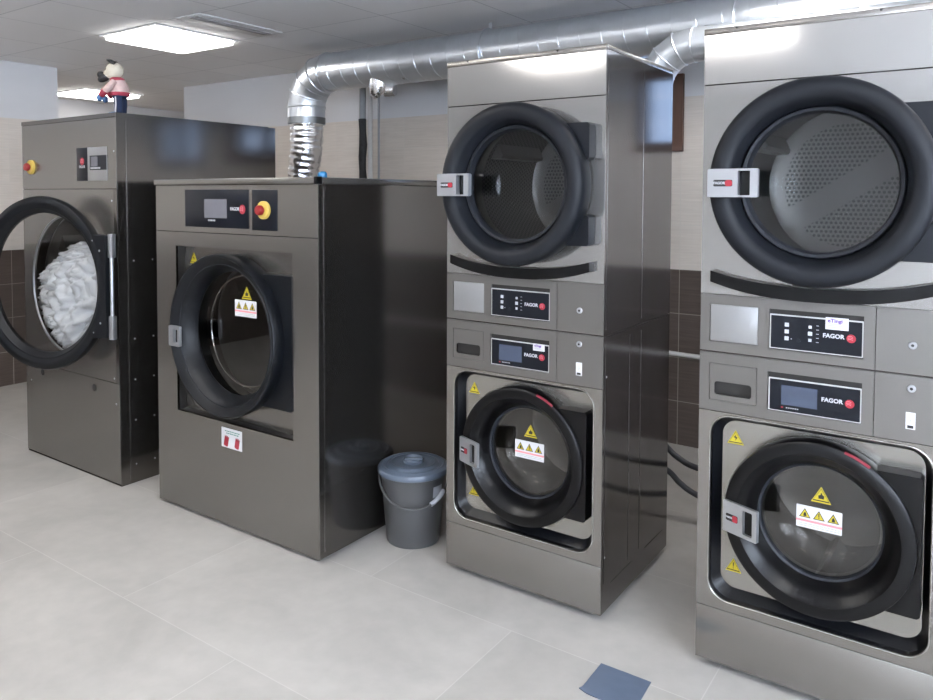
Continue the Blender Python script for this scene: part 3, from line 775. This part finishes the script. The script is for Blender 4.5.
bm = nb(); tube(bm, [(cx+.262*math.cos(a*2*PI/96), .095, cz+.262*math.sin(a*2*PI/96)) for a in range(96)], .004, 8, closed=True); obj('bowl_rim', bm, 'chrome', d)
hazard('warning_sticker', d, cx+.080, .0335, 1.107, .068, 'hand'); safety_label(d, cx+.072, .0335, 1.033, .150, .076)
bm = nb(); plate(bm, rrect(.222, .304, .836, .932, .006, 4), [rrect(.258, .290, .852, .916, .004, 3)], -.086, -.072); box(bm, .224, .256, -.074, -.054, .840, .928, .002)
h = obj('door_handle', bm, 'handle', d, 30)
bm = nb(); box(bm, .254, .294, -.071, -.067, .848, .920); obj('handle_back', bm, 'gloss_black', h, 0)

# small blue cap behind the wide washer's rim
o = nb(); lathe(o, [(.020, 0), (.020, .016), (.014, .024), (0, .026)], axis='z', n=20)
tag(obj('plastic_cap', o, 'bluecap', None, loc=(X2+W2_-.035, Y2+.06, Z2+.0005)), 'small bright blue plastic cap on the wide washer beside the duct', 'cap')

# ------------------------------------------------------------------ large dryer (far left)
X1, Y1, W1_, D1 = -4.7477, 2.2013, 1.0071, 1.071
Z1 = 1.981
t = thing('tumble_dryer', (X1, Y1, 0), 'tall wide dryer at the far left, round door ajar, white laundry inside', 'tumble dryer')
bm = nb()
box(bm, 0, W1_, .004, D1, .0, Z1-.003, 0)
# carve a drum cavity by building the body as a shell instead
bm.free(); bm = nb(); tk = .004
box(bm, 0, tk, .004, D1, 0, Z1-.004); box(bm, W1_-tk, W1_, .004, D1, 0, Z1-.004); box(bm, tk, W1_-tk, D1-tk, D1, 0, Z1-.004); box(bm, tk, W1_-tk, .004, D1-tk, 0, tk)
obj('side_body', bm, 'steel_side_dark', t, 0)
bm = nb(); pr = [(0, 0), (D1-.06, 0), (D1-.02, -.012), (D1, -.04)]
vsl = [[bm.verts.new((x, y_-.002, Z1+dz)) for y_, dz in pr] for x in (-.001, W1_+.001)]
vsb = [[bm.verts.new((x, y_-.002 if i < 3 else y_-.002, (Z1-.022) if i < 2 else Z1-.04)) for i, (y_, dz) in enumerate(pr)] for x in (-.001, W1_+.001)]
for i in range(3):
    bm.faces.new((vsl[0][i], vsl[1][i], vsl[1][i+1], vsl[0][i+1]))
    for s in (0, 1):
        try: bm.faces.new((vsl[s][i], vsl[s][i+1], vsb[s][i+1], vsb[s][i]))
        except ValueError: pass
bm.faces.new((vsl[0][0], vsl[1][0], vsb[1][0], vsb[0][0]))
obj('top_cover', bm, 'steel_side_dark', t, 30)
bm = nb(); plate(bm, [(.0006, 1.584), (W1_-.0006, 1.584), (W1_-.0006, Z1-.024), (.0006, Z1-.024)], [], 0, .012); obj('control_fascia', bm, 'steel_dark', t, 0)
cx, cz = .50, 1.045
bm = nb(); plate(bm, [(.0006, .552), (W1_-.030, .552), (W1_-.030, 1.581), (.0006, 1.581)], [circ(cx, cz, .385, 80)], 0, .012); obj('front_panel', bm, 'steel_dark', t, 0)
bm = nb(); plate(bm, [(.0006, .012), (W1_-.0006, .012), (W1_-.0006, .549), (.0006, .549)], [], 0, .012); obj('base_panel', bm, 'steel_dark', t, 0)
bm = nb(); box(bm, W1_-.029, W1_-.0006, 0, .012, .552, 1.581); obj('corner_strip', bm, 'steel_side_dark', t, 0)
bm = nb(); box(bm, W1_-.001, W1_+.0015, .055, .058, .02, Z1-.03); obj('side_crease', bm, 'steel_dark', t, 0)
bm = nb(); tube(bm, [(cx+.386*math.cos(a*2*PI/80), -.002, cz+.386*math.sin(a*2*PI/80)) for a in range(80)], .006, 8, closed=True); obj('opening_rim', bm, 'handle', t)
drum(t, cx, cz, .42, .06, .85, False, .385)
screws(t, [(.06, 0, .44), (.975, 0, .44), (.96, 0, .575), (.96, 0, 1.52), (.02, 0, 1.40), (.985, 0, 1.78)], 'y', r=.005)
screws(t, [(W1_, y_, z_) for y_ in (.09, .20) for z_ in (.10, .34, .56, .78, 1.20)], 'x', r=.0035)
for x_, z_ in ((.198, .505), (.759, .497)):
    bm = nb(); lathe(bm, [(.020, -.001), (0, -.001)], x_, z_, n=20); obj('vent_hole', bm, 'blackprint', t)
bm = nb(); box(bm, .619, .731, -.003, 0, 1.627, 1.807, .001); p = obj('brand_plate', bm, 'panel', t)
text('brand_text', 'FAGOR', .020, 'offwhite', p, .676, -.0036, 1.703, stretch=.9, bold=.0003); emblem(p, .678, -.0032, 1.733, .020)
bm = nb(); box(bm, .7315, .921, -.003, 0, 1.627, 1.807, .001); p = obj('display_panel', bm, 'insert', t)
bm = nb(); box(bm, .756, .921, -.0042, -.0032, 1.684, 1.762); q = obj('screen', bm, 'panel', p, 0)
bm = nb(); box(bm, .772, .835, -.0050, -.0044, 1.705, 1.755); obj('screen_image', bm, 'screen_grey', q, 0)
bm = nb()
for k in range(7): box(bm, .765+k*.014, .776+k*.014, -.0050, -.0044, 1.690, 1.699)
obj('screen_print', bm, 'offwhite', q, 0)
estop(t, .112, 1.712, 0, .042)
# door, swung a little open on its right-hand hinge
th = math.radians(14.)
dc = (-.480, 1.070)
bm = nb()
lathe(bm, [(.450, .000), (.468, -.010), (.475, -.035), (.468, -.054), (.448, -.062), (.428, -.060), (.416, -.048), (.408, -.047), (.396, -.034), (.382, -.020), (.382, .000)], dc[0], dc[1], n=108, closed=True)
# flat hinge plate joined to the ring on its right
seg = [(dc[0]+.425*math.cos(a), dc[1]+.425*math.sin(a)) for a in [math.radians(-40+80*k/24) for k in range(25)]]
plate(bm, [(-.008, dc[1]-.268), (-.008, dc[1]+.268)]+seg[::-1], [], -.056, -.004)
d = obj('door', bm, 'black', t, 40, loc=(.985, -.004, 0), rot=(0, 0, th))
bm = nb(); lathe(bm, [(.386, -.016), (.25, -.018), (.12, -.018), (0, -.018)], dc[0], dc[1], n=80); obj('glass', bm, 'glass', d, 60)
bm = nb(); tube(bm, [(.010, -.030, dc[1]-.26), (.010, -.030, dc[1]+.26)], .010, 12)
for s in (-1, 1): box(bm, -.006, .026, -.042, -.014, dc[1]+s*.215-.062, dc[1]+s*.215+.062, .004)
obj('hinge_bar', bm, 'handle', d)
screws(d, [(-.045+dx, -.057, dc[1]+s*dz) for s in (-1, 1) for dx, dz in ((0, .19), (-.05, .24))], 'y', r=.006)

# laundry heap inside the far left dryer
bm = nb()
bmesh.ops.create_icosphere(bm, subdivisions=6, radius=1)
for v in bm.verts:
    p = v.co.copy()
    q = Vector((p.x*.42, p.y*.14, p.z*.385))
    n1 = noise.noise(Vector((p.x*2.2, p.y*2.2, p.z*2.2)))
    n2 = 1-abs(noise.noise(Vector((p.x*4.2+3, p.y*4.2, p.z*4.2+n1*2))))*2
    n3 = 1-abs(noise.noise(Vector((p.x*9+n2, p.y*9, p.z*9+5))))*2
    q *= 1+.08*n1+.10*(n2-.6)+.06*(n3-.6)
    q.y += -.034*n3-.045*n2
    if q.z > .15: q.z = .15+(q.z-.15)*.5
    q.z += q.x*.25 if q.z > 0 else -0.0
    v.co = q
tag(obj('laundry', bm, 'cloth', None, 180, loc=(X1+.475, Y1+.170, 1.0)), 'crumpled white laundry heaped behind the round door of the far left dryer', 'laundry', kind='stuff')

# ------------------------------------------------------------------ plush figure on the far left dryer
t = thing('plush_toy', (-3.905, 2.315, Z1), 'small plush dog figure in red and white jumper standing on the far left dryer', 'toy', rz=math.radians(35))
t.scale = (1.1, 1.1, 1.1)
bm = nb()
for s in (-1, 1):
    tube(bm, [(.010, .024*s, .012), (.012, .024*s, .05), (.008, .022*s, .095)], [.018, .020, .024], 14)
blob(bm, (.008, 0, .098), (.034, .042, .020))
tr = obj('trousers', bm, 'navy', t)
bm = nb()
for s in (-1, 1): blob(bm, (-.006, .026*s, .009), (.034, .016, .010))
obj('shoes', bm, 'bluecloth', t)
bm = nb(); tube(bm, [(.006, -.046, .015), (.008, -.046, .05), (.006, -.044, .09)], .0035, 6); obj('trouser_stripe', bm, 'white', t)
bm = nb(); tube(bm, [(.008, 0, .100), (.006, 0, .125), (.000, 0, .155), (-.004, 0, .178)], [.042, .047, .043, .028], 20); bo = obj('jumper', bm, 'knit_white', t)
bm = nb(); lathe(bm, [(.044, .096), (.047, .102), (.047, .112), (.043, .116)], axis='z', n=24, base=(.007, 0, 0)); obj('jumper_hem', bm, 'knit', bo)
bm = nb(); lathe(bm, [(.026, .168), (.034, .172), (.034, .182), (.026, .188)], axis='z', n=24, base=(-.003, 0, 0)); obj('jumper_collar', bm, 'knit', bo)
for s in (-1, 1):
    bm = nb(); tube(bm, [(.000, .040*s, .165), (-.016, .054*s, .140), (-.045, .046*s, .118), (-.066, .034*s, .100)], [.016, .018, .017, .014], 12)
    sl = obj('sleeve', bm, 'knit_white', t)
    bm = nb(); tube(bm, [(-.040, .0475*s, .121), (-.066, .034*s, .100)], [.0185, .0165], 12); obj('sleeve_cuff', bm, 'knit', sl)
    bm = nb(); blob(bm, (-.078, .030*s, .086), (.015, .014, .018)); obj('glove', bm, 'bluecloth', t)
bm = nb(); blob(bm, (-.016, 0, .222), (.044, .038, .042)); blob(bm, (-.044, 0, .208), (.026, .028, .024)); hd = obj('head', bm, 'cream', t)
bm = nb(); blob(bm, (-.066, 0, .190), (.036, .026, .019), Matrix.Rotation(-.55, 3, 'Y').to_quaternion()); blob(bm, (-.082, 0, .203), (.020, .018, .017)); obj('muzzle', bm, 'muzzle', hd)
for s in (-1, 1):
    bm = nb(); tube(bm, [(-.004, .022*s, .252), (-.022, .026*s, .264), (-.042, .026*s, .272)], [.009, .010, .003], 8); obj('ear', bm, 'muzzle', hd)
    bm = nb(); blob(bm, (-.045, .019*s, .226), (.010, .007, .009)); obj('eye_patch', bm, 'muzzle', hd)

# ------------------------------------------------------------------ ducts
def arc(c, r, a0, a1, n, plane='xz'):
    return [(c[0]+r*math.cos(a0+(a1-a0)*k/n), c[1], c[2]+r*math.sin(a0+(a1-a0)*k/n)) for k in range(n+1)]
YD, ZD, RD = 3.95, 2.440, .1345
t = thing('air_duct', (-1., YD, ZD), 'large galvanised spiral duct running under the ceiling above the machines', 'duct')
def loc_(pts): return [(p[0]+1., p[1]-YD, p[2]-ZD) for p in pts]
bm = nb(); lathe(bm, [(RD, -2.93), (RD, 3.6)], axis='x', n=64, base=(0, 0, 0)); obj('straight_pipe', bm, 'galv', t)
bm = nb(); pts = []; n = int(6.4/.13*24)
for k in range(n):
    x = -2.90+.13*k/24; a = 2*PI*k/24; pts.append((x, math.cos(a)*(RD+.0005), math.sin(a)*(RD+.0005)))
tube(bm, pts, .0022, 5); obj('spiral_seam', bm, 'galv', t)
# segmented elbow
bm = nb(); Rb = .24; C = (-3.93, YD, ZD-Rb); n = 4
pts = [(-3.90, YD, ZD)]+[(C[0]+Rb*math.cos(PI/2+PI/2*k/n), YD, C[2]+Rb*math.sin(PI/2+PI/2*k/n)) for k in range(n+1)]+[(-4.17, YD, 2.12)]
tube(bm, loc_(pts), RD+.003, 48, caps=False); obj('elbow', bm, 'galv', t, 20)
bm = nb()
for p, q in ((pts[1], (1, 0, 0)), (pts[2], None), (pts[3], None), (pts[4], None), (pts[5], (0, 0, 1))):
    v = Vector(p)-Vector(C); tdir = Vector((v.z, 0, -v.x)).normalized(); r0 = v.normalized(); w = Vector((0, 1, 0))
    tube(bm, loc_([tuple(Vector(p)+(r0*math.cos(2*PI*a/40)+w*math.sin(2*PI*a/40))*(RD+.005)) for a in range(40)]), .0055, 6, closed=True)
obj('elbow_bands', bm, 'galv', t)
bm = nb(); lathe(bm, [(RD+.004, 2.125-ZD), (RD+.004, 2.078-ZD)], axis='z', n=48, base=(-3.17, 0, 0)); obj('dark_collar', bm, 'collar', t)
# flexible foil tail
bm = nb(); pts = []; rr = []
for k in range(121):
    u = k/120; z = 2.085-u*.75; pts.append((-4.17-.07*u+.012*math.sin(u*7), YD, z)); rr.append(.124-.022*u+.0018*math.sin(u*2*PI*18))
tube(bm, loc_(pts), rr, 40, caps=False)
for v in bm.verts: v.co += Vector((noise.noise(v.co*22), noise.noise(v.co*22+Vector((9, 0, 0))), 0))*.007
obj('flexible_section', bm, 'foil', t, 60)
# short stub under the duct
bm = nb(); sx = -3.44
pts = [(sx, YD-.02, ZD-.09), (sx, YD-.02, ZD-.13), (sx, YD-.02, ZD-.185), (sx+.005, YD-.01, ZD-.200)]
tube(bm, loc_(pts), [.072, .070, .068, .050], 24); tube(bm, loc_([(sx+.03, YD, ZD-.165), (sx+.10, YD+.03, ZD-.165)]), .048, 18)
for v in bm.verts: v.co += Vector((noise.noise(v.co*30), noise.noise(v.co*30+Vector((9, 0, 0))), 0))*.010
obj('foil_stub', bm, 'foil', t, 60)
# hanger brackets
for hx in (-2.55, -1.05, .15):
    bm = nb(); tube(bm, loc_([(hx, YD+(RD+.006)*math.cos(a*2*PI/48), ZD+(RD+.006)*math.sin(a*2*PI/48)) for a in range(48)]), .006, 6, closed=True)
    obj('hanger_band', bm, 'galv', t)

for hx in (-2.55, -1.05):
    bm = nb(); box(bm, hx+1-.012, hx+1+.012, -.002, .002, RD+.008, ZC-ZD-.0005); obj('hanger_strap', bm, 'galv', t, 0)

# smaller duct behind the towers
YS, ZSm, RS = 3.46, 2.248, .0765
t = thing('air_duct', (-.9, YS, ZSm), 'narrower shiny duct bending down behind the left-hand tower', 'duct')
pts0 = [(1.6, YS, ZSm), (-.99, YS, ZSm)]
bm = nb(); lathe(bm, [(RS, -.20), (RS, 3.5)], axis='x', n=40); obj('straight_pipe', bm, 'galv', t)
Rb = .19; C = (-1.12, YS, ZSm-Rb)
pts = [(-1.07, YS, ZSm)]+[(C[0]+Rb*math.cos(PI/2+PI/2*k/4), YS, C[2]+Rb*math.sin(PI/2+PI/2*k/4)) for k in range(5)]+[(C[0]-Rb, YS, 1.90)]
L9 = lambda ps: [(p[0]+.9, p[1]-YS, p[2]-ZSm) for p in ps]
bm = nb(); tube(bm, L9(pts), RS+.003, 40, caps=False); obj('elbow', bm, 'galv', t, 15)
bm = nb()
for p in pts[1:6]:
    v = Vector(p)-Vector(C); r0 = v.normalized(); w = Vector((0, 1, 0))
    tube(bm, L9([tuple(Vector(p)+(r0*math.cos(2*PI*a/32)+w*math.sin(2*PI*a/32))*(RS+.004)) for a in range(32)]), .0035, 6, closed=True)
obj('elbow_bands', bm, 'galv', t)
bm = nb(); tube(bm, L9([(C[0]-Rb, YS, 1.905), (C[0]-Rb, YS, 1.70), (C[0]-Rb, YS-.03, 1.62), (C[0]-Rb, YS-.10, 1.56), (C[0]-Rb, Y3+TD+.05, 1.56), (C[0]-Rb, Y3+TD+.0012, 1.56)]), RS-.006, 32); obj('drop_pipe', bm, 'foil', t)

bm = nb(); box(bm, .45, .47, -.002, .002, RS, ZC-ZSm-.0005); obj('hanger_strap', bm, 'galv', t, 0)

# ------------------------------------------------------------------ pipes on the back wall
def vpipe(name, x, y, r, z0, z1, mat, label):
    bm = nb(); lathe(bm, [(r, z0), (r, z1)], axis='z', n=20); return tag(obj(name, bm, mat, None, loc=(x, y, 0)), label, 'pipe')
t = thing('drain_pipe', (-4.04, 4.42, 0), 'vertical grey pipe, black-wrapped lower half, on the back wall', 'pipe')
bm = nb(); lathe(bm, [(.026, 2.15), (.026, 2.60)], axis='z', n=20); obj('grey_upper_pipe', bm, 'greypipe', t)
bm = nb(); pp = [(.003*math.sin(k*1.7), .003*math.cos(k*2.3), .05+k*.1) for k in range(22)]; tube(bm, pp, [.030+.003*math.sin(k*2.1) for k in range(22)], 16); obj('black_insulation', bm, 'insulation', t)
vpipe('water_pipe', -4.035, 4.50, .019, .02, 2.60, 'palepipe', 'thin pale vertical pipe on the back wall, left of the very thin one')
vpipe('water_pipe', -3.97, 4.53, .010, .02, 2.60, 'greypipe', 'thinnest vertical pipe on the back wall, right of the pale one')
bm = nb(); tube(bm, [(-3.0, 4.587, .600), (-1.5, 4.587, .572), (0.4, 4.587, .560)], .014, 12)
tag(obj('water_pipe', bm, 'palepipe'), 'pale horizontal pipe low on the dark tiles between the two towers', 'pipe')

def hose(pts, label):
    bm = nb(); P = [Vector(p) for p in pts]; out = []
    for i in range(len(P)-1):
        p0, p1, p2, p3 = P[max(i-1, 0)], P[i], P[i+1], P[min(i+2, len(P)-1)]
        for k in range(10):
            u = k/10; out.append(.5*((2*p1)+(p2-p0)*u+(2*p0-5*p1+4*p2-p3)*u*u+(-p0+3*p1-3*p2+p3)*u**3))
    out.append(P[-1]); tube(bm, out, .014, 12); tag(obj('water_hose', bm, 'hose'), label, 'hose')
hose([(-1.30, 3.22, .62), (-1.34, 3.40, .52), (-1.239, 3.5, .35), (-1.175, 3.5, .305), (-1.093, 3.5, .279), (-.85, 3.48, .262), (-.60, 3.40, .30), (-.55, 3.17, .38)], 'upper dark hose sagging between the two towers')
hose([(-1.32, 3.20, .38), (-1.34, 3.38, .33), (-1.237, 3.5, .238), (-1.173, 3.5, .189), (-1.091, 3.5, .15), (-.85, 3.48, .10), (-.60, 3.40, .14), (-.52, 3.17, .22)], 'lower dark hose sagging between the two towers')

# ------------------------------------------------------------------ bucket
t = thing('bucket', (-2.108, 2.640, 0), 'grey plastic bucket with blue-grey lid on the floor between two washers', 'bucket', rz=math.radians(38))
bm = nb()
lathe(bm, [(0, .003), (.112, .003), (.118, .0), (.121, .006), (.146, .300), (.150, .300), (.152, .305), (.152, .318), (.148, .320), (.143, .318), (.118, .012), (0, .010)], axis='z', n=64)
obj('bucket_body', bm, 'bucket', t)
bm = nb()
lathe(bm, [(.158, .312), (.161, .314), (.161, .330), (.157, .337), (.148, .340), (.143, .345), (.138, .346), (.128, .340), (.118, .341), (.108, .350), (.098, .352), (.088, .347), (.060, .350), (.030, .352), (0, .352)], axis='z', n=64)
l = obj('lid', bm, 'lid', t)
bm = nb(); lathe(bm, [(.046, .350), (.048, .362), (.044, .367), (.040, .362), (.038, .352)], axis='z', n=32)
box(bm, -.038, .038, -.008, .008, .352, .366, .004); obj('lid_knob', bm, 'lid', l)
# wire bail hanging down in front
bm = nb(); pts = []
for k in range(25):
    a = PI*k/24; x = -.155*math.cos(a); zz = .302-.112*math.sin(a); rad = .1435-.0035+(zz-.19)/.11*.009
    pts.append((x, -math.sqrt(max(.0, (rad+.014)**2-x*x*(rad+.014)**2/.155**2)), zz))
tube(bm, pts, .0048, 8); h = obj('bail_handle', bm, 'bucket', t)
bm = nb(); seg = [pts[i] for i in range(16, 21)]; tube(bm, seg, .0105, 12); obj('handle_grip', bm, 'grip', h)
bm = nb()
R0 = .1435
for i in range(8):
    pass
vs = []
for zz in (.222, .272):
    rr_ = .1212+(zz-.006)/.294*.025+.0008
    vs.append([bm.verts.new((rr_*math.cos(math.radians(a)), rr_*math.sin(math.radians(a)), zz)) for a in (-52, -46, -40, -34, -28)])
for k in range(4): bm.faces.new((vs[0][k], vs[0][k+1], vs[1][k+1], vs[1][k]))
s_ = obj('bucket_label', bm, 'grip', t)

# ------------------------------------------------------------------ tape square on the floor
bm = nb(); n = 18
a, b, c, d = Vector((-1.018, 2.274, 0)), Vector((-.846, 2.276, 0)), Vector((-.838, 2.110, 0)), Vector((-1.016, 2.104, 0))
top, low = [], []
for j in range(n+1):
    r1, r2 = [], []
    for i in range(n+1):
        u, v = i/n, j/n
        p = (d*(1-u)+c*u)*(1-v)+(a*(1-u)+b*u)*v
        cu = max(0, .22-(u+v))/.22           # lifted near-left corner
        z = .003+.0012*abs(noise.noise(Vector((u*3, v*3, 0))))+.010*cu**2
        r1.append(bm.verts.new((p.x, p.y, z))); r2.append(bm.verts.new((p.x, p.y, z-.002)))
    top.append(r1); low.append(r2)
for j in range(n):
    for i in range(n):
        bm.faces.new((top[j][i], top[j][i+1], top[j+1][i+1], top[j+1][i])); bm.faces.new((low[j][i], low[j+1][i], low[j+1][i+1], low[j][i+1]))
for k in range(n):
    for A, B_ in ((top[0], low[0]), (top[n], low[n]), ([r[0] for r in top], [r[0] for r in low]), ([r[n] for r in top], [r[n] for r in low])):
        bm.faces.new((A[k], A[k+1], B_[k+1], B_[k]))
tag(obj('floor_patch', bm, 'patch', None, 60), 'small square slate-blue patch stuck on the pale floor before the towers', 'patch')

# ------------------------------------------------------------------ light from outside
w = bpy.data.worlds.new('daylight'); S.world = w; w.use_nodes = True
bg = w.node_tree.nodes['Background']; bg.inputs[0].default_value = (.82, .895, 1., 1); bg.inputs[1].default_value = 13.

# ------------------------------------------------------------------ camera
f_, cx_, cy_, pitch, roll, yaw, hh = 754.21, 461.96, 225.59, 2.2885, .2, 34.9406, 1.5544
y_, p_, r_ = map(math.radians, (yaw, pitch, roll))
fw = Vector((-math.sin(y_), math.cos(y_), 0)); rt = Vector((math.cos(y_), math.sin(y_), 0)); up = Vector((0, 0, 1))
f2 = fw*math.cos(p_)-up*math.sin(p_); u2 = up*math.cos(p_)+fw*math.sin(p_)
r3 = rt*math.cos(r_)+u2*math.sin(r_); u3 = u2*math.cos(r_)-rt*math.sin(r_)
cam = bpy.data.cameras.new('camera'); co = bpy.data.objects.new('camera', cam); COL.objects.link(co)
mw = Matrix((r3, u3, -f2)).transposed().to_4x4(); mw.translation = (0, 0, hh); co.matrix_world = mw
cam.sensor_width = 36; cam.sensor_fit = 'HORIZONTAL'; cam.lens = f_/933*36
cam.shift_x = (466.5-cx_)/933; cam.shift_y = (cy_-350)/933; cam.clip_start = .02
S.camera = co
S.view_settings.view_transform = 'Standard'; S.view_settings.look = 'None'; S.view_settings.gamma = 1; S.view_settings.use_curve_mapping = False
S.view_settings.exposure = .74
S.cycles.max_bounces = 10; S.cycles.transparent_max_bounces = 16; S.cycles.glossy_bounces = 6; S.cycles.diffuse_bounces = 5
S.cycles.sample_clamp_indirect = 6; S.cycles.caustics_reflective = False; S.cycles.caustics_refractive = False
